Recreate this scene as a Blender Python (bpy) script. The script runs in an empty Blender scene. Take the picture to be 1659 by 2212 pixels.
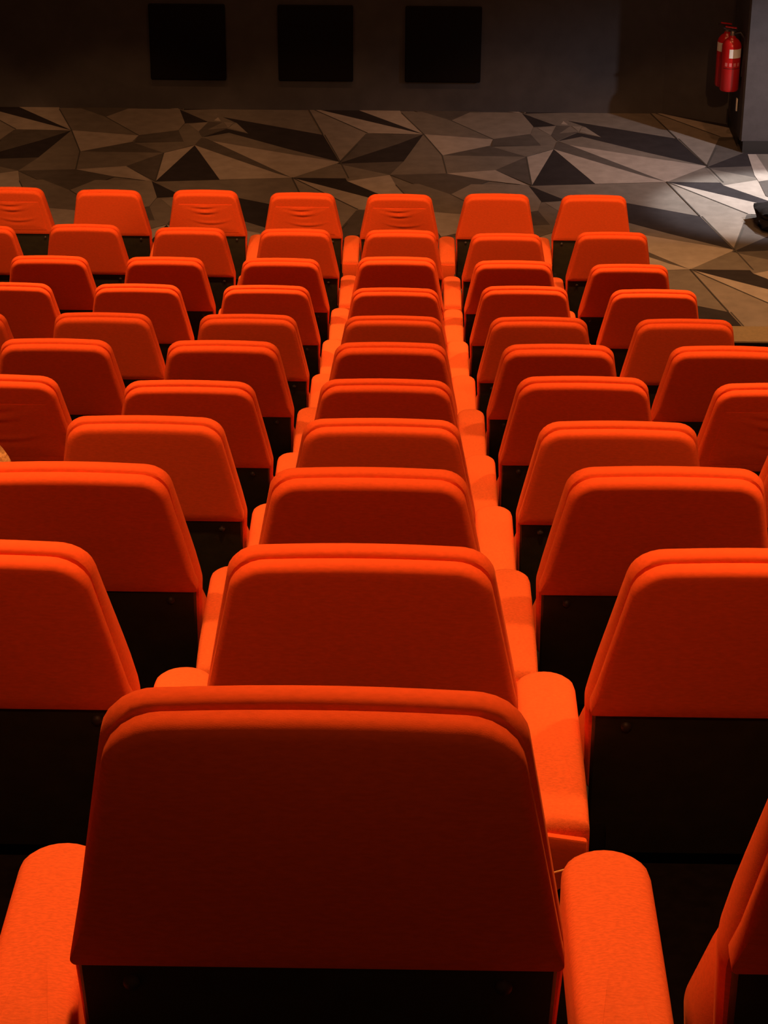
import bpy, bmesh, math, random
from mathutils import Vector, Matrix
random.seed(7)
C = bpy.context.scene.collection
sc = bpy.context.scene

# ---------------------------------------------------------------- camera
TH, YAW, ROLL, F = 0.45632, -0.01164, 0.00667, 4893.3
EYE = 5.355
f = Vector((math.sin(YAW)*math.cos(TH), math.cos(YAW)*math.cos(TH), -math.sin(TH)))
r0 = Vector((math.cos(YAW), -math.sin(YAW), 0)); u0 = r0.cross(f)
cr = r0*math.cos(ROLL) + u0*math.sin(ROLL); cu = -r0*math.sin(ROLL) + u0*math.cos(ROLL)
cd = bpy.data.cameras.new('camera'); cam = bpy.data.objects.new('camera', cd); C.objects.link(cam)
cd.sensor_fit = 'HORIZONTAL'; cd.sensor_width = 36; cd.lens = F/1659*36
cd.clip_start = 0.05; cd.clip_end = 100
m = Matrix((cr, cu, -f)).transposed().to_4x4(); m.translation = Vector((0, 0, EYE))
cam.matrix_world = m
sc.camera = cam

# ---------------------------------------------------------------- light and exposure
sc.view_settings.view_transform = 'Standard'; sc.view_settings.look = 'None'
sc.view_settings.gamma = 1; sc.view_settings.use_curve_mapping = False
sc.view_settings.exposure = 0.15
w = bpy.data.worlds.new('dim_hall'); sc.world = w; w.use_nodes = True
w.node_tree.nodes['Background'].inputs[0].default_value = (1, .34, .13, 1)
w.node_tree.nodes['Background'].inputs[1].default_value = 0.065
WARM = (1, .42, .17)
def spot(name, loc, to, power, angle, blend, col=WARM, size=.12):
    d = bpy.data.lights.new(name, 'SPOT'); d.energy = power; d.color = col
    d.spot_size = math.radians(angle); d.spot_blend = blend; d.shadow_soft_size = size
    o = bpy.data.objects.new(name, d); C.objects.link(o); o.location = loc
    o.rotation_euler = (Vector(to)-Vector(loc)).to_track_quat('-Z', 'Y').to_euler()
    return o
def area(name, loc, sx, sy, power, col=WARM):
    d = bpy.data.lights.new(name, 'AREA'); d.shape = 'RECTANGLE'; d.size = sx; d.size_y = sy; d.energy = power; d.color = col
    o = bpy.data.objects.new(name, d); C.objects.link(o); o.location = loc; return o
# broad fill added under the ceiling for ambient light over the seating
area('ambient_fill_light', (-.5, 7.5, 7.4), 7, 9, 60)
# ceiling downlights over the near rows and over the front rows
for x in (-2.4, 0.0, 2.4):
    spot('ceiling_downlight', (x, 3.3, 7.3), (x, 3.3, 2.5), 450, 72, .6)
    spot('ceiling_downlight', (x, 10.0, 5.8), (x, 11.1, .5), 620, 74, .6)
    spot('ceiling_downlight', (x, 6.4, 7.3), (x, 6.9, 1.5), 580, 62, .7)
    spot('rear_fill_light', (x, -.4, 7.0), (x, 6.2, 2.2), 150, 36, .8, (1, .38, .14))  # fill added from behind to lift the dark seat backs
# stage wash from the ceiling behind, falling on the front row and the carpet
for x in (-4.0, -2.4, -.8, .8, 2.4):
    spot('stage_wash_light', (x, 3.0, 7.2), (x, 16.4, 0), 1600, 10.5, .35, (1, .46, .18))
for x in (-2.6, 0.3, 2.6):
    spot('carpet_fill_light', (x, 15.0, 7.0), (x, 16.4, 0), 185, 80, 1, (1, .42, .16))  # wide fill added to warm and brighten the whole carpet
spot('aisle_fill_light', (3.0, 13.2, 5.0), (2.7, 14.0, 0), 520, 44, .8, (1, .5, .17))  # extra fill added to brighten the aisle carpet on the right
# white light from the side entrance on the right
spot('entrance_light', (4.2, 15.6, 2.4), (2.6, 16.9, 0), 330, 66, 1, (1, .9, .92), .035)
spot('doorway_light', (4.4, 16.9, 3.0), (2.8, 16.2, 0), 1000, 28, .4, (1, .96, .92), .04)

# ---------------------------------------------------------------- materials
def mat(name, col, rough=.8, noise=0, nscale=60, bump=0, bscale=400, sheen=0, metal=0, stretch=(1, 1, 1), spec=.5, sheen_tint=None):
    m = bpy.data.materials.new(name); m.use_nodes = True; nt = m.node_tree; N = nt.nodes; L = nt.links
    b = N['Principled BSDF']
    b.inputs['Base Color'].default_value = (*col, 1); b.inputs['Roughness'].default_value = rough
    b.inputs['Metallic'].default_value = metal; b.inputs['Specular IOR Level'].default_value = spec
    if sheen:
        b.inputs['Sheen Weight'].default_value = sheen; b.inputs['Sheen Roughness'].default_value = .4
        b.inputs['Sheen Tint'].default_value = (*(sheen_tint or col), 1)
    tc = N.new('ShaderNodeTexCoord'); mp = N.new('ShaderNodeMapping'); mp.inputs['Scale'].default_value = stretch
    L.new(tc.outputs['Object'], mp.inputs['Vector'])
    if noise:
        n = N.new('ShaderNodeTexNoise'); n.inputs['Scale'].default_value = nscale; n.inputs['Detail'].default_value = 6
        L.new(mp.outputs[0], n.inputs['Vector'])
        rp = N.new('ShaderNodeMapRange'); rp.inputs['From Min'].default_value = .3; rp.inputs['From Max'].default_value = .7
        rp.inputs['To Min'].default_value = 1-noise; rp.inputs['To Max'].default_value = 1+noise
        L.new(n.outputs['Fac'], rp.inputs['Value'])
        mx = N.new('ShaderNodeVectorMath'); mx.operation = 'SCALE'; mx.inputs[0].default_value = col
        L.new(rp.outputs[0], mx.inputs['Scale']); L.new(mx.outputs[0], b.inputs['Base Color'])
    if bump:
        n2 = N.new('ShaderNodeTexNoise'); n2.inputs['Scale'].default_value = bscale; n2.inputs['Detail'].default_value = 3
        L.new(mp.outputs[0], n2.inputs['Vector'])
        bp = N.new('ShaderNodeBump'); bp.inputs['Strength'].default_value = bump; bp.inputs['Distance'].default_value = .004
        L.new(n2.outputs['Fac'], bp.inputs['Height']); L.new(bp.outputs[0], b.inputs['Normal'])
    return m
RED = (.86, .115, .020)
M = dict(
    fabric=mat('red_fabric', RED, .9, .07, 160, .10, 900, .15, stretch=(.5, 1, 1.6), spec=.1, sheen_tint=(1, .3, .08)),
    arm=mat('orange_arm_fabric', (.88, .165, .036), .9, .12, 260, .15, 800, .15, stretch=(.6, 1.6, 1), spec=.1, sheen_tint=(1, .35, .1)),
    shell=mat('black_shell_plastic', (.030, .027, .014), .65, .15, 30, .1, 200, spec=.3),
    steel=mat('dark_steel', (.02, .018, .016), .5, metal=.4),
    bolt=mat('bolt_metal', (.04, .03, .025), .5, metal=.3),
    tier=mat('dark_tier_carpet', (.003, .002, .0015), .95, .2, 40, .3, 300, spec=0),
    nosing=mat('nosing_strip', (.20, .15, .08), .6, .1, 50),
    wall=mat('wall_paint', (.053, .049, .053), .85, .10, 8, .1, 90, spec=.2),
    pillar=mat('pillar_paint', (.078, .071, .074), .8, .10, 14, .15, 90, spec=.2),
    base=mat('black_baseboard', (.02, .019, .02), .6),
    panel=mat('acoustic_black_cloth', (.008, .006, .006), .95, .1, 60, spec=.05),
    ext_red=mat('extinguisher_red', (.45, .012, .012), .25),
    ext_black=mat('extinguisher_black', (.02, .012, .012), .4),
    paper=mat('label_paper', (.75, .70, .62), .7, .06, 40),
    metal=mat('valve_metal', (.45, .40, .38), .35, metal=.8),
    tan=mat('tan_fleece', (.62, .36, .12), .95, .25, 60, .8, 150, .4),
    bag=mat('black_cloth', (.010, .008, .008), .9, .2, 20, .5, 80, spec=.1),
    thread=mat('yellow_thread', (.75, .55, .15), .8),
)
TONE = []
for k, c in enumerate([(.030, .026, .028), (.085, .075, .070), (.150, .132, .118), (.200, .175, .155), (.30, .262, .235)]):
    TONE.append(mat('carpet_tone', c, .95, .12, 9, .3, 220, spec=.05))
SEAM = mat('carpet_seam', (.045, .04, .035), .95)

# ---------------------------------------------------------------- helpers
def obj(name, bm, material, parent=None, smooth=True):
    me = bpy.data.meshes.new(name); bmesh.ops.recalc_face_normals(bm, faces=bm.faces); bm.to_mesh(me); bm.free()
    if isinstance(material, list):
        for q in material: me.materials.append(q)
    else: me.materials.append(material)
    if smooth:
        for p in me.polygons: p.use_smooth = True
        me.set_sharp_from_angle(angle=math.radians(42))
    o = bpy.data.objects.new(name, me); C.objects.link(o)
    if parent: o.parent = parent
    return o
def empty(name, loc=(0, 0, 0)):
    o = bpy.data.objects.new(name, None); C.objects.link(o); o.location = loc; o.empty_display_size = .1
    return o
def tag(o, label, cat, group=None):
    o['label'] = label; o['category'] = cat
    if group: o['group'] = group
def struct(name, bm, m, smooth=False):
    o = obj(name, bm, m, smooth=smooth); o['kind'] = 'structure'; return o
def box(bm, x0, x1, y0, y1, z0, z1, bev=0, seg=2):
    r = bmesh.ops.create_cube(bm, size=1)
    for v in r['verts']:
        v.co = Vector(((x0+x1)/2+v.co.x*(x1-x0), (y0+y1)/2+v.co.y*(y1-y0), (z0+z1)/2+v.co.z*(z1-z0)))
    if bev:
        es = list({e for v in r['verts'] for e in v.link_edges})
        bmesh.ops.bevel(bm, geom=es, offset=bev, segments=seg, affect='EDGES', profile=.5)
def slab(name, x0, x1, y0, y1, z0, z1, m):
    bm = bmesh.new(); box(bm, x0, x1, y0, y1, z0, z1); return struct(name, bm, m)
def prism(bm, pts, z0, z1):
    a = [bm.verts.new((x, y, z0)) for x, y in pts]; b = [bm.verts.new((x, y, z1)) for x, y in pts]
    n = len(pts)
    for i in range(n): bm.faces.new((a[i], a[(i+1) % n], b[(i+1) % n], b[i]))
    bm.faces.new(a[::-1]); bm.faces.new(b)
def lathe(bm, prof, n=32, c=(0, 0, 0)):
    rings = []
    for r, z in prof:
        rings.append([bm.verts.new((c[0]+r*math.cos(2*math.pi*i/n), c[1]+r*math.sin(2*math.pi*i/n), c[2]+z)) for i in range(n)])
    for a, b in zip(rings, rings[1:]):
        for i in range(n): bm.faces.new((a[i], a[(i+1) % n], b[(i+1) % n], b[i]))
    bm.faces.new(rings[0][::-1]); bm.faces.new(rings[-1])
def tube(bm, pts, r, n=8):
    pts = [Vector(p) for p in pts]; rings = []
    for i, p in enumerate(pts):
        t = (pts[min(i+1, len(pts)-1)]-pts[max(i-1, 0)]).normalized()
        a = t.cross(Vector((0, 0, 1)) if abs(t.z) < .9 else Vector((1, 0, 0))).normalized(); b = t.cross(a)
        rings.append([bm.verts.new(p+(a*math.cos(2*math.pi*k/n)+b*math.sin(2*math.pi*k/n))*r) for k in range(n)])
    for a, b in zip(rings, rings[1:]):
        for i in range(n): bm.faces.new((a[i], a[(i+1) % n], b[(i+1) % n], b[i]))
    bm.faces.new(rings[0][::-1]); bm.faces.new(rings[-1])
LA=(2.865,-0.009);LB=(-0.028,-1.941)
POLYS=[(2,[(0.913,16.558),(1.400,16.619),(1.949,16.683),(2.115,15.879),(1.591,16.149),(1.108,16.231)]),
(0,[(1.129,17.501),(0.913,16.558),(1.400,16.619)]),
(4,[(1.129,17.501),(0.907,17.296),(0.913,16.558)]),
(2,[(0.994,18.111),(0.962,17.901),(1.034,17.585),(1.129,17.501),(1.160,17.728),(1.127,17.881),(1.027,18.073)]),
(3,[(1.027,18.086),(1.183,18.157),(1.127,17.881)]),
(0,[(0.912,18.512),(0.994,18.111),(1.183,18.157)]),
(4,[(1.227,18.199),(1.252,18.293),(1.284,18.187)]),
(1,[(1.183,18.157),(1.301,18.148),(1.198,17.935),(1.127,17.881)]),
(2,[(1.198,17.935),(1.301,18.148),(1.359,17.993)]),
(1,[(1.127,17.881),(1.198,17.935),(1.359,17.993),(1.168,17.728)]),
(3,[(1.312,18.149),(1.395,18.138),(1.359,17.993)]),
(0,[(1.290,18.301),(2.156,17.813),(2.306,17.091),(1.875,17.427),(1.377,17.851),(1.174,17.716),(1.207,17.768),(1.350,17.966),(1.537,17.831),(1.414,18.139)]),
(3,[(1.421,18.126),(1.530,17.843),(1.366,17.980),(1.393,18.112)]),
(2,[(1.174,17.716),(1.377,17.851),(1.875,17.427),(2.306,17.091),(1.864,17.305),(1.262,17.618)]),
(4,[(1.262,17.618),(1.864,17.305),(2.306,17.091),(1.949,16.683),(1.823,16.851)]),
(1,[(1.129,17.501),(1.166,17.703),(1.262,17.618),(1.823,16.851),(1.949,16.683),(1.818,16.793)]),
(4,[(1.129,17.501),(1.818,16.793),(1.949,16.683),(1.400,16.619)]),
(2,[(1.949,16.683),(2.306,17.091),(2.383,16.680)]),
(0,[(1.949,16.683),(2.383,16.680),(2.930,15.921)]),
(4,[(1.949,16.683),(2.930,15.921),(2.473,15.938)]),
(3,[(1.949,16.683),(2.473,15.938),(2.272,15.149),(2.115,15.879)]),
(1,[(-0.583,17.053),(-0.377,17.868),(0.093,17.871),(-0.111,17.596)]),
(0,[(-0.583,17.053),(-0.111,17.596),(0.093,17.871),(-0.064,17.131)]),
(1,[(-0.583,17.053),(-0.064,17.131),(-0.168,16.785)]),
(2,[(-0.583,17.053),(-0.168,16.785),(-0.491,16.619)]),
(4,[(-0.491,16.619),(-0.168,16.785),(-0.120,16.535),(0.065,15.930)]),
(2,[(0.093,17.871),(0.239,17.298),(0.270,16.834),(-0.168,16.785),(-0.064,17.131)]),
(1,[(0.239,17.298),(0.622,17.571),(0.903,17.284)]),
(4,[(0.093,17.871),(0.653,17.749),(0.622,17.571),(0.239,17.298)]),
(1,[(0.653,17.749),(0.962,17.901),(1.034,17.585),(0.637,17.559)]),
(2,[(0.636,17.546),(1.034,17.585),(1.129,17.501),(0.903,17.284)]),
(2,[(0.239,17.298),(0.903,17.284),(0.648,16.929),(0.270,16.834)]),
(1,[(0.648,16.929),(0.903,17.284),(0.913,16.558)]),
(4,[(0.270,16.834),(0.648,16.929),(0.890,16.557),(0.594,16.661)]),
(1,[(-0.168,16.785),(0.270,16.834),(0.594,16.661),(0.313,16.282),(0.056,16.518)]),
(2,[(-0.092,18.476),(0.082,18.510),(0.323,18.261),(0.653,17.749),(0.093,17.871)]),
(3,[(0.323,18.261),(0.481,18.510),(0.912,18.512),(0.994,18.111),(0.962,17.901),(0.653,17.749)])]
LINES=[[(1.949,16.683),(2.115,15.879)],[(2.306,17.091),(2.383,16.680)],[(2.306,17.091),(2.156,17.813)],[(2.306,17.091),(2.431,17.570)],[(0.239,17.298),(0.270,16.834)],[(0.093,17.871),(0.239,17.298)],[(0.093,17.871),(-0.092,18.476)],[(1.949,16.683),(2.473,15.938)],[(0.653,17.749),(0.323,18.261)],[(0.903,17.284),(0.913,16.558)]]
OVER=[(4,[(2.661,17.405),(2.727,17.407),(2.757,16.929),(2.731,16.743),(2.655,16.706),(2.643,16.855)]),(1,[(2.655,16.706),(2.731,16.743),(2.827,16.644),(2.763,16.198),(2.661,16.359)]),(2,[(2.727,17.407),(2.937,17.414),(2.841,16.747),(2.731,16.743),(2.757,16.929)])]

# ---------------------------------------------------------------- carpet floor
bm = bmesh.new()
box(bm, -6.5, 5.2, 12.9, 18.8, -.2, 0)
for fc in bm.faces: fc.material_index = 2
cnt = [0]
def flat(pts, mi, z):
    vs = [bm.verts.new((x, y, z)) for x, y in pts]
    fc = bm.faces.new(vs); fc.material_index = mi
    fc.normal_update()
    if fc.normal.z < 0: fc.normal_flip()
for j in range(-1, 4):
    for i in range(-3, 3):
        for k, (t, P) in enumerate(POLYS):
            P2 = [(x+LA[0]*i+LB[0]*j, y+LA[1]*i+LB[1]*j) for x, y in P]
            cy = sum(p[1] for p in P2)/len(P2); cx = sum(p[0] for p in P2)/len(P2)
            if cy > 19.2 or cy < 12.6 or cx > 4.6 or cx < -6: continue
            flat(P2, t, .0015+.00012*k)
        for (a, b) in LINES:
            a = Vector((a[0]+LA[0]*i+LB[0]*j, a[1]+LA[1]*i+LB[1]*j)); b = Vector((b[0]+LA[0]*i+LB[0]*j, b[1]+LA[1]*i+LB[1]*j))
            if (a.y+b.y)/2 > 18.7 or (a.y+b.y)/2 < 12.9 or a.x > 4.6: continue
            d = (b-a).normalized(); n = Vector((-d.y, d.x))*.005
            flat([a+n, b+n, b-n, a-n], 5, .0065)
for k, (t, P) in enumerate(OVER): flat(P, t, .0075+.0002*k)
fl = struct('floor', bm, TONE+[SEAM])
fl.data.flip_normals() if fl.data.polygons[-1].normal.z < 0 else None

# ---------------------------------------------------------------- raked tiers
ROWS = [(-.084, 1.852, 3.291), (-.069, 2.997, 2.86), (-.080, 4.132, 2.461), (-.069, 5.236, 2.078), (-.071, 6.356, 1.716),
        (-.068, 7.525, 1.367), (-.068, 8.720, 1.005), (-.069, 9.890, .696), (-.070, 11.061, .409), (-.057, 12.248, .159), (-.073, 13.408, 0)]
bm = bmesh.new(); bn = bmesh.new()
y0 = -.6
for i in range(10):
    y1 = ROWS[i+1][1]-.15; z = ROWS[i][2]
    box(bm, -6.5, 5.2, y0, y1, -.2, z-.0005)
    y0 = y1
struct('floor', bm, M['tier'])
slab('trim_1', 1.55, 4.6, ROWS[10][1]-.40, ROWS[10][1]-.145, .155, .168, M['nosing'])

# ---------------------------------------------------------------- walls
WY = 18.54
slab('wall_far', -6.5, 2.09, WY, 18.9, -.2, 7.6, M['wall'])
bm = bmesh.new(); prism(bm, [(2.09, WY), (2.586, 18.246), (2.612, 18.246), (2.612, 18.9), (2.09, 18.9)], -.2, 7.6)
struct('wall_corner', bm, M['wall'])
bm = bmesh.new(); prism(bm, [(2.600, 17.49), (2.612, 17.465), (5.2, 17.465), (5.2, 18.9), (2.6, 18.9)], .095, 7.6)
struct('wall_pillar', bm, M['pillar'])
slab('baseboard_side', 2.603, 2.66, 17.62, 18.25, 0, .098, M['base'])
slab('baseboard_pillar', 2.622, 5.2, 17.452, 17.6, 0, .098, M['base'])
slab('wall_left', -6.7, -6.5, -.6, 18.9, -.2, 7.6, M['wall'])
slab('wall_right', 5.2, 5.4, -.6, 18.9, -.2, 7.6, M['wall'])
slab('ceiling', -6.7, 5.4, -.6, 18.9, 7.6, 7.75, M['wall'])

# three black acoustic panels
for x0, x1, lab in ((-2.183, -1.553, 'leftmost'), (-1.118, -.497, 'middle'), (-.066, .562, 'rightmost')):
    t = empty('acoustic_panel', ((x0+x1)/2, WY-.021, .26))
    bm = bmesh.new(); box(bm, -(x1-x0)/2, (x1-x0)/2, -.018, .02, 0, .632, .012, 3); obj('cloth_face', bm, M['panel'], t)
    tag(t, 'black square acoustic panel on the dark far wall, %s of the three' % lab, 'wall panel', 'black square panels on the far wall')

# ---------------------------------------------------------------- seat meshes
TILT = math.radians(14)
def tl(x, s, d):                                     # s runs down the back, d forward from the seam
    if d > 0: d *= 0.48+.64*min(1, max(0, s/.26))**.8-.55*max(0, (s-.36)/.2)
    return Vector((x, s*math.sin(TILT)+d*math.cos(TILT)-.017, .956-s*math.cos(TILT)+d*math.sin(TILT)))
def outline(pts, rads, seg=6):                       # right half given top to bottom, mirrored; corner radii
    full = [(x, s) for x, s in pts]
    full = full+[(-x, s) for x, s in reversed(full)]
    rr = list(rads)+list(reversed(rads)); n = len(full); out = []
    for i in range(n):
        p = Vector(full[i]); a = Vector(full[i-1]); b = Vector(full[(i+1) % n]); r = rr[i]
        if r <= 0: out.append(p); continue
        da = (a-p).normalized(); db = (b-p).normalized(); ang = da.angle(db); t = r/math.tan(ang/2)
        pa = p+da*t; pb = p+db*t
        c = p+(da+db).normalized()*(r/math.sin(ang/2))
        for k in range(seg+1):
            q = pa.lerp(pb, k/seg); v = (q-c).normalized()*r
            out.append(c+v)
    # subdivide the long runs so that crowning works
    res = []
    for i, p in enumerate(out):
        nx = out[(i+1) % len(out)]; L = (nx-p).length; k = max(1, int(L/.04))
        for j in range(k): res.append(p.lerp(nx, j/k))
    return res
def inset(P, d, fade=None):
    n = len(P); area = sum(P[i].x*P[(i+1) % n].y-P[(i+1) % n].x*P[i].y for i in range(n)); sg = 1 if area > 0 else -1
    out = []
    for i in range(n):
        t = (P[(i+1) % n]-P[i-1]).normalized(); nn = Vector((-t.y, t.x))*sg
        k = 1
        if fade: k = 1-.95*min(1, max(0, (P[i].y-fade[0])/(fade[1]-fade[0])))
        out.append(P[i]+nn*d*k)
    return out
def pad(P, prof, fn, crown=0, shape=None, puff=.004, fade=None):
    """loft the outline through (inset, depth) rings; both ends closed by shrinking rings"""
    bm = bmesh.new(); rings = []
    c = sum((p for p in P), Vector((0, 0)))/len(P)
    def ring(Q, d, w=0):
        rings.append([bm.verts.new(fn(q.x, q.y-crown*(1-(q.x/.19)**2)*max(0, 1-max(0, q.y)/.12), d+w)) for q in Q])
    a0, d0 = prof[0]; a1, d1 = prof[-1]
    Q0 = inset(P, a0, fade); Q1 = inset(P, a1, fade)
    for k in (.12, .45, .8): ring([c.lerp(q, k) for q in Q0], d0, (d0-d1)/abs(d0-d1)*puff*(1-k))
    for a, d in prof: ring(inset(P, a, fade), d)
    for k in (.8, .45, .12): ring([c.lerp(q, k) for q in Q1], d1, (d1-d0)/abs(d0-d1)*puff*(1-k))
    n = len(P)
    for A, B in zip(rings, rings[1:]):
        for i in range(n): bm.faces.new((A[i], A[(i+1) % n], B[(i+1) % n], B[i]))
    bm.faces.new(rings[0][::-1]); bm.faces.new(rings[-1])
    if shape:
        for v in bm.verts: v.co = shape(v.co)
    return bm
def creases(kind):
    """soft horizontal pull wrinkles pressed into the rear cover"""
    def fn(co):
        x, z = co.x, co.z
        w = 0
        for cx, cz, wd, a in kind:
            cc = cz+.25*(x-cx)**2/wd*.6
            w += a*math.exp(-((x-cx)/wd)**2)*math.sin((z-cc)*160)*math.exp(-((z-cc)/.03)**2)
        return Vector((x, co.y+w, z))
    return fn

def make_seat(variant):
    t = empty('cinema_seat')
    # front cushion of the backrest
    P = outline([(.193, .0), (.247, .32), (.238, .51)], [.055, .10, .03])
    bm = pad(P, [(.016, .000), (.004, .004), (0, .014), (0, .046), (.004, .060), (.014, .070), (.030, .076)], tl, .008)
    obj('back_cushion', bm, M['fabric'], t)
    # rear cover
    P = outline([(.188, .006), (.245, .301)], [.058, .007])
    if variant == 1:
        P2 = P
    prof = [(.008, .006), (0, -.002), (0, -.011), (.0015, -.017), (.005, -.0215), (.010, -.0245), (.016, -.0250), (.024, -.0252)]
    bm = pad(P, prof, tl, .007, puff=0, fade=(.24, .29))
    o = obj('back_cover', bm, M['fabric'], t)
    if variant == 1:                                 # denser face carrying the creases
        bm = bmesh.new(); nx, ns = 40, 36; g = []
        for j in range(ns+1):
            s = .07+j/ns*.20; row = []
            for i in range(nx+1):
                x = (-1+2*i/nx)*(.165+.035*(s-.07)/.2)
                e = min(1, 6*min(i/nx, 1-i/nx), 6*min(j/ns, 1-j/ns))
                z = 0
                for cx, cs, wd, a in ((-.01, .085, .075, .0060), (.0, .125, .055, .0045), (.03, .20, .09, .003)):
                    cc = cs-1.6*(x-cx)**2
                    z += a*math.exp(-((x-cx)/wd)**2)*math.exp(-((s-cc)/.010)**2)-.7*a*math.exp(-((x-cx)/wd)**2)*math.exp(-((s-cc-.016)/.009)**2)
                row.append(bm.verts.new(tl(x, s, -.0300-z*e+.003*(1-e))))
            g.append(row)
        for j in range(ns):
            for i in range(nx): bm.faces.new((g[j][i], g[j][i+1], g[j+1][i+1], g[j+1][i]))
        # give the creased skin a body
        r = bmesh.ops.extrude_face_region(bm, geom=list(bm.faces))
        for v in r['geom']:
            if isinstance(v, bmesh.types.BMVert): v.co += Vector((0, .012, .004))
        c = obj('creased_cloth', bm, M['fabric'], o)
    # black shell under the cover, with two bolts
    P = outline([(.238, .300), (.230, .63)], [.004, .02])
    bm = pad(P, [(.002, .006), (0, .000), (0, -.010), (.004, -.016)], tl)
    sh = obj('back_shell', bm, M['shell'], t)
    for sx in (-.185, .185):
        bm = bmesh.new(); lathe(bm, [(.0085, -.002), (.0085, .003), (.006, .0055), (.002, .0065)], 16)
        mm = Matrix.Rotation(math.radians(90)-TILT, 4, 'X')
        bmesh.ops.transform(bm, matrix=mm, verts=bm.verts)
        p = tl(sx, .330, -.017)
        bmesh.ops.translate(bm, vec=p, verts=bm.verts)
        obj('bolt', bm, M['bolt'], sh)
    # folded-up seat cushion: top edge leans on the backrest, bottom at the hinge
    def fs(x, s, d):
        a = math.radians(8)
        return Vector((x, .265+s*math.sin(a)+d*math.cos(a), .582-s*math.cos(a)+d*math.sin(a)))
    P = outline([(.205, 0), (.2475, .13), (.235, .28)], [.07, .08, .05])
    bm = pad(P, [(.035, -.062), (.012, -.055), (0, -.035), (0, .030), (.010, .050), (.035, .062)], fs, .012)
    obj('seat_cushion', bm, M['fabric'], t)
    P = outline([(.195, .04), (.195, .29)], [.03, .03])
    bm = pad(P, [(.004, .056), (0, .062), (.002, .082), (.02, .088)], fs)
    obj('seat_underpan', bm, M['shell'], t)
    bm = bmesh.new(); box(bm, -.238, .238, .19, .30, .27, .315, .008); box(bm, -.235, -.20, .10, .30, .30, .42, .008); box(bm, .20, .235, .10, .30, .30, .42, .008)
    obj('hinge_frame', bm, M['steel'], t)
    return t

def make_arm(flap):
    t = empty('armrest')
    n = 12; hw = .0505; y0, y1 = -.125, .305
    # stadium-fronted pad
    out = [(-hw, y0), (-hw, y1-hw)]+[(-hw*math.cos(math.pi*k/n), y1-hw+hw*math.sin(math.pi*k/n)) for k in range(1, n)]+[(hw, y1-hw), (hw, y0)]
    P = [Vector(p) for p in out]; res = []
    for i, p in enumerate(P):
        nx = P[(i+1) % len(P)]; k = max(1, int((nx-p).length/.05))
        for j in range(k): res.append(p.lerp(nx, j/k))
    def fa(x, y, d):
        bow = .004*math.sin(max(0, min(1, (y-y0)/(y1-y0)))*math.pi)
        return Vector((x, y, .585+d+bow-(.02*((y0+.12-y)/.12)**2 if y < y0+.12 else 0)))
    bm = pad(res, [(.006, -.085), (0, -.080), (0, -.014), (.003, -.006), (.009, -.001), (.018, .001)], fa)
    pd = obj('arm_pad', bm, M['arm'], t)
    # cloth tail folded over the rear end
    bm = bmesh.new(); box(bm, -.046, .046, y0-.014, y0-.001, .445, .548, .005)
    if flap:
        for v in bm.verts:
            if v.co.z < .5: v.co.z += .045*(v.co.x/.046)
            v.co.y -= .010*(v.co.x/.046)
    obj('cloth_tail', bm, M['fabric'], pd)
    bm = bmesh.new(); box(bm, -.022, .022, -.06, .20, .05, .51, .01); obj('support_panel', bm, M['steel'], t)
    bm = bmesh.new(); box(bm, -.034, .034, -.10, .24, 0, .055, .008); obj('foot_plate', bm, M['steel'], t)
    return t

def copy_tree(o, parent=None):
    c = o.copy(); C.objects.link(c); c.parent = parent
    for ch in list(o.children): copy_tree(ch, c)
    return c
seats = [make_seat(0), make_seat(1)]; arms = [make_arm(False), make_arm(True)]
used = {}
def place(proto, key, loc, rz=0, sz=1, tilt=0):
    o = copy_tree(proto) if used.get(key) else proto
    used[key] = True
    o.location = loc; o.rotation_euler = (tilt, 0, rz); o.scale = (1, 1, sz)
    return o
ORD = ['first', 'second', 'third', 'fourth', 'fifth', 'sixth', 'seventh', 'eighth', 'ninth', 'tenth', 'front']
NUM = ['', 'one place', 'two places', 'three places', 'four places', 'five places']
COLS = {1: (-1, 1), 2: (-1, 1), 3: (-1, 2), 4: (-2, 2), 5: (-2, 2), 6: (-3, 2), 7: (-3, 2), 8: (-4, 2), 9: (-4, 2), 10: (-4, 2), 11: (-5, 2)}
WRINK = {(11, -4), (11, -2), (11, -1), (11, 0), (5, -2), (5, 2)}
RES = {(1, 1): (.05, 0), (5, -1): (-.004, -.012), (5, 1): (.001, .016), (7, 1): (-.011, .002), (9, 0): (.002, .014), (9, 2): (.005, -.013), (10, -3): (-.004, .015),
       (10, -2): (.014, .002), (10, 1): (.001, -.014), (10, 2): (-.014, .001), (11, -4): (-.016, .010), (11, -2): (.011, .005), (11, -1): (.011, -.006),
       (11, 0): (.005, -.009), (11, 2): (-.012, -.002), (8, 1): (-.005, .010), (3, 0): (0, -.005), (3, 1): (0, .005), (8, 0): (0, -.006)}
def rowname(r):
    return 'front row by the carpet' if r == 11 else 'nearest row' if r == 1 else '%s row from the camera' % ORD[r-1]
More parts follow.
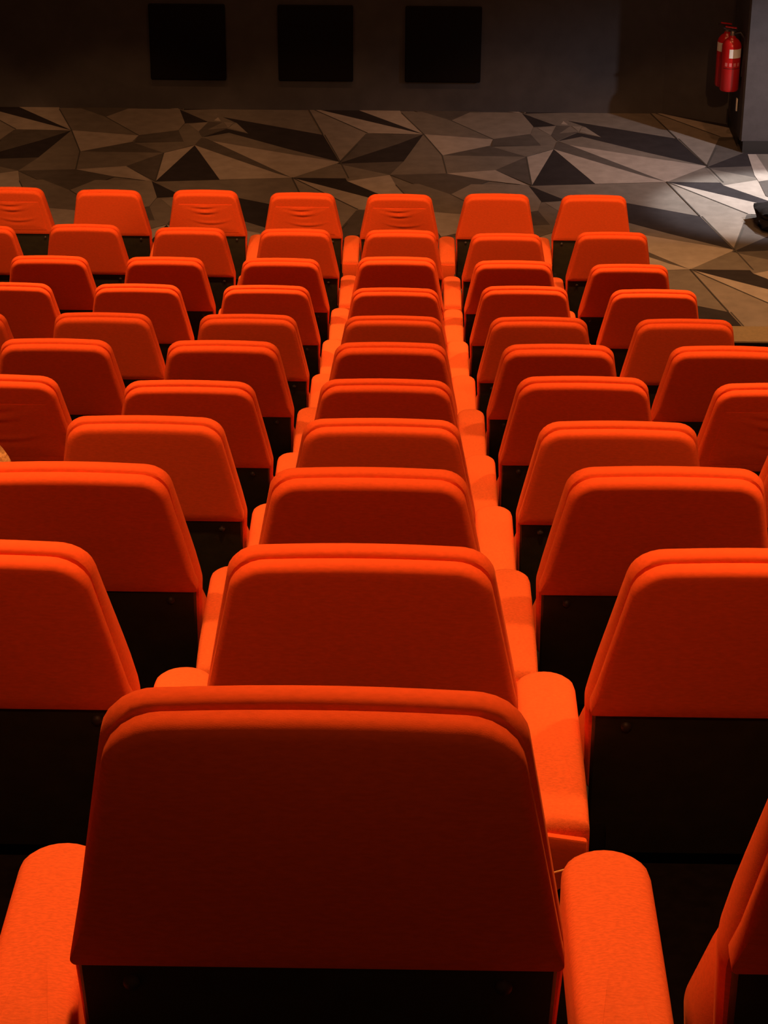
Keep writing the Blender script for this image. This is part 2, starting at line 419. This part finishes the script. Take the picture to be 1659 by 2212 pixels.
for r in range(1, 12):
    X, Y, Z = ROWS[r-1]; c0, c1 = COLS[r]
    for k in range(c0, c1+1):
        dx, dz = RES.get((r, k), (0, 0)); dx = dx if r == 1 else 0
        v = 1 if (r, k) in WRINK else 0
        x = X+.6*k+dx
        if r == 1: s = place(seats[v], ('s', v), (x, Y-.06-.075, Z), 0, 1.037, math.radians(-4.5))
        else: s = place(seats[v], ('s', v), (x, Y, Z), random.uniform(-.003, .003), 1+dz/.98)
        side = 'in the centre column' if k == 0 else '%s %s of centre column' % (NUM[abs(k)], 'left' if k < 0 else 'right')
        tag(s, '%s cinema seat, %s, %s' % ('creased red' if v else 'smooth red', rowname(r), side), 'seat', 'red cinema seats in %s' % rowname(r))
    for k in range(c0, c1+2):                        # armrest left of seat k
        if k == c0 and r not in (1, 2): pass
        fl_ = 1 if (r*3+k*5) % 4 == 0 else 0
        if (r, k) == (2, 1): fl_ = 1
        x = X+.6*k-.3+(.012 if (r, k) == (1, 1) else 0)
        if (r, k) == (1, 2): x += .06
        a = place(arms[fl_], ('a', fl_), (x, Y, Z), random.uniform(-.004, .004))
        side = 'left' if k < 0 else 'right'; n = -k if k < 0 else k-1
        if k == c1+1: where = 'at the right end'
        elif k == c0: where = 'at the left end'
        elif k in (0, 1): where = 'just %s of the centre seat' % ('left' if k == 0 else 'right')
        else: where = 'between %s and %s seats %s of centre' % (ORD[n-1], ORD[n], side)
        tag(a, 'orange armrest, %s, %s' % (rowname(r), where), 'armrest', 'armrests in %s' % rowname(r))

# ---------------------------------------------------------------- fire extinguishers
def extinguisher(x, y, z, rz, h, label, big=True):
    t = empty('fire_extinguisher', (x, y, z)); t.rotation_euler = (0, 0, rz)
    R = .076; bm = bmesh.new()
    lathe(bm, [(.052, 0), (R-.006, .004), (R, .018), (R, .36), (R-.008, .385), (R-.028, .41), (.028, .425), (.024, .44)], 40)
    body = obj('cylinder_body', bm, M['ext_red'], t)
    bm = bmesh.new(); lathe(bm, [(.020, .438), (.020, .465), (.014, .475)], 20); obj('valve', bm, M['metal'], t)
    bm = bmesh.new(); box(bm, -.075, .03, -.011, .011, .470, .482, .003)
    for v in bm.verts: v.co.z += -.28*(v.co.x) if v.co.x < 0 else 0
    obj('carry_handle', bm, M['ext_black'], t)
    bm = bmesh.new(); box(bm, -.060, .03, -.010, .010, .495, .506, .003)
    for v in bm.verts: v.co.z += -.12*(v.co.x)
    obj('squeeze_lever', bm, M['ext_red'], t)
    bm = bmesh.new(); tube(bm, [(.01, -.01, .455), (.06, -.025, .47), (.092, -.03, .43), (.098, -.03, .35), (.094, -.028, .20), (.092, -.02, .12)], .0095)
    obj('hose', bm, M['ext_black'], t)
    # white inspection label wrapped round the shoulder, a pale instruction row and a collar band
    def wrap(a0, a1, z0, z1, m, name, rr=R+.0012):
        bm = bmesh.new(); g = []
        for k in range(13):
            a = math.radians(a0+(a1-a0)*k/12); g.append((bm.verts.new((rr*math.cos(a), rr*math.sin(a), z0)), bm.verts.new((rr*math.cos(a), rr*math.sin(a), z1))))
        for p, q in zip(g, g[1:]): bm.faces.new((p[0], q[0], q[1], p[1]))
        r = bmesh.ops.extrude_face_region(bm, geom=list(bm.faces))
        for v in r['geom']:
            if isinstance(v, bmesh.types.BMVert): v.co.x *= .985; v.co.y *= .985
        return obj(name, bm, m, body)
    if big:
        wrap(-105, -22, .275, .345, M['paper'], 'inspection_label')
        for k in range(4): wrap(-128+k*26, -113+k*26, .208, .236, PINK, 'instruction_pictogram')
        wrap(-140, -20, .190, .1935, M['ext_black'], 'label_line')
    else:
        wrap(-170, -100, .29, .36, M['paper'], 'inspection_label')
    bm = bmesh.new(); box(bm, -.03, .03, R-.01, R+.02, .30, .34, .004); obj('wall_bracket', bm, M['steel'], t)
    tag(t, label, 'fire extinguisher', 'fire extinguishers beside the pillar')
    return t
PINK = mat('faded_pictogram', (.62, .16, .16), .5)
extinguisher(2.508, 17.66, .452, math.radians(-4), .5, 'red fire extinguisher with white label hanging in front, beside the grey pillar')
extinguisher(2.492, 17.835, .44, 0, .5, 'red fire extinguisher half hidden behind the white-labelled one beside the pillar', False)
bm = bmesh.new(); box(bm, 2.583, 2.594, 17.70, 17.74, .27, .37, .002)
st = obj('wall_sticker', bm, M['paper']); tag(st, 'small pale sticker on the dark wall below the fire extinguishers', 'sticker')

# ---------------------------------------------------------------- loose things
def lump(name, mat_, loc, size, seed, amp, sub=4, flatbot=True):
    bm = bmesh.new(); bmesh.ops.create_icosphere(bm, subdivisions=sub, radius=1)
    from mathutils import noise
    for v in bm.verts:
        n = noise.noise(v.co*1.7+Vector((seed, 0, 0)))*amp+noise.noise(v.co*5+Vector((0, seed, 0)))*amp*.4+noise.noise(v.co*12)*amp*.15
        v.co = v.co*(1+n); v.co = Vector((v.co.x*size[0], v.co.y*size[1], v.co.z*size[2]))
        if flatbot and v.co.z < -.6*size[2]: v.co.z = -.6*size[2]
    o = obj(name, bm, mat_); o.location = (loc[0], loc[1], loc[2]+.6*size[2] if flatbot else loc[2])
    return o
o = lump('cloth_bag', M['bag'], (2.83, 15.66, .012), (.38, .26, .10), 3.1, .26)
tag(o, 'crumpled black cloth bag on the patterned carpet at the right edge', 'bag')
X3, Y3, Z3 = ROWS[2]
o = lump('fleece_bundle', M['tan'], (X3-.6-.235, Y3+.25, Z3+.665), (.085, .060, .155), 8.2, .25)
tag(o, 'fuzzy tan bundle peeking over a red backrest at the left edge', 'bundle')
X1, Y1, Z1 = ROWS[0]
bm = bmesh.new(); tube(bm, [(X1+.232, Y1+.24, Z1+0.522), (X1+.240, Y1+.262, Z1+0.557), (X1+.252, Y1+.27, Z1+0.570), (X1+.268, Y1+.275, Z1+0.572)], .0011, 6)
o = obj('loose_thread', bm, M['thread']); tag(o, 'thin yellow loose thread by the front end of the nearest right armrest', 'thread')
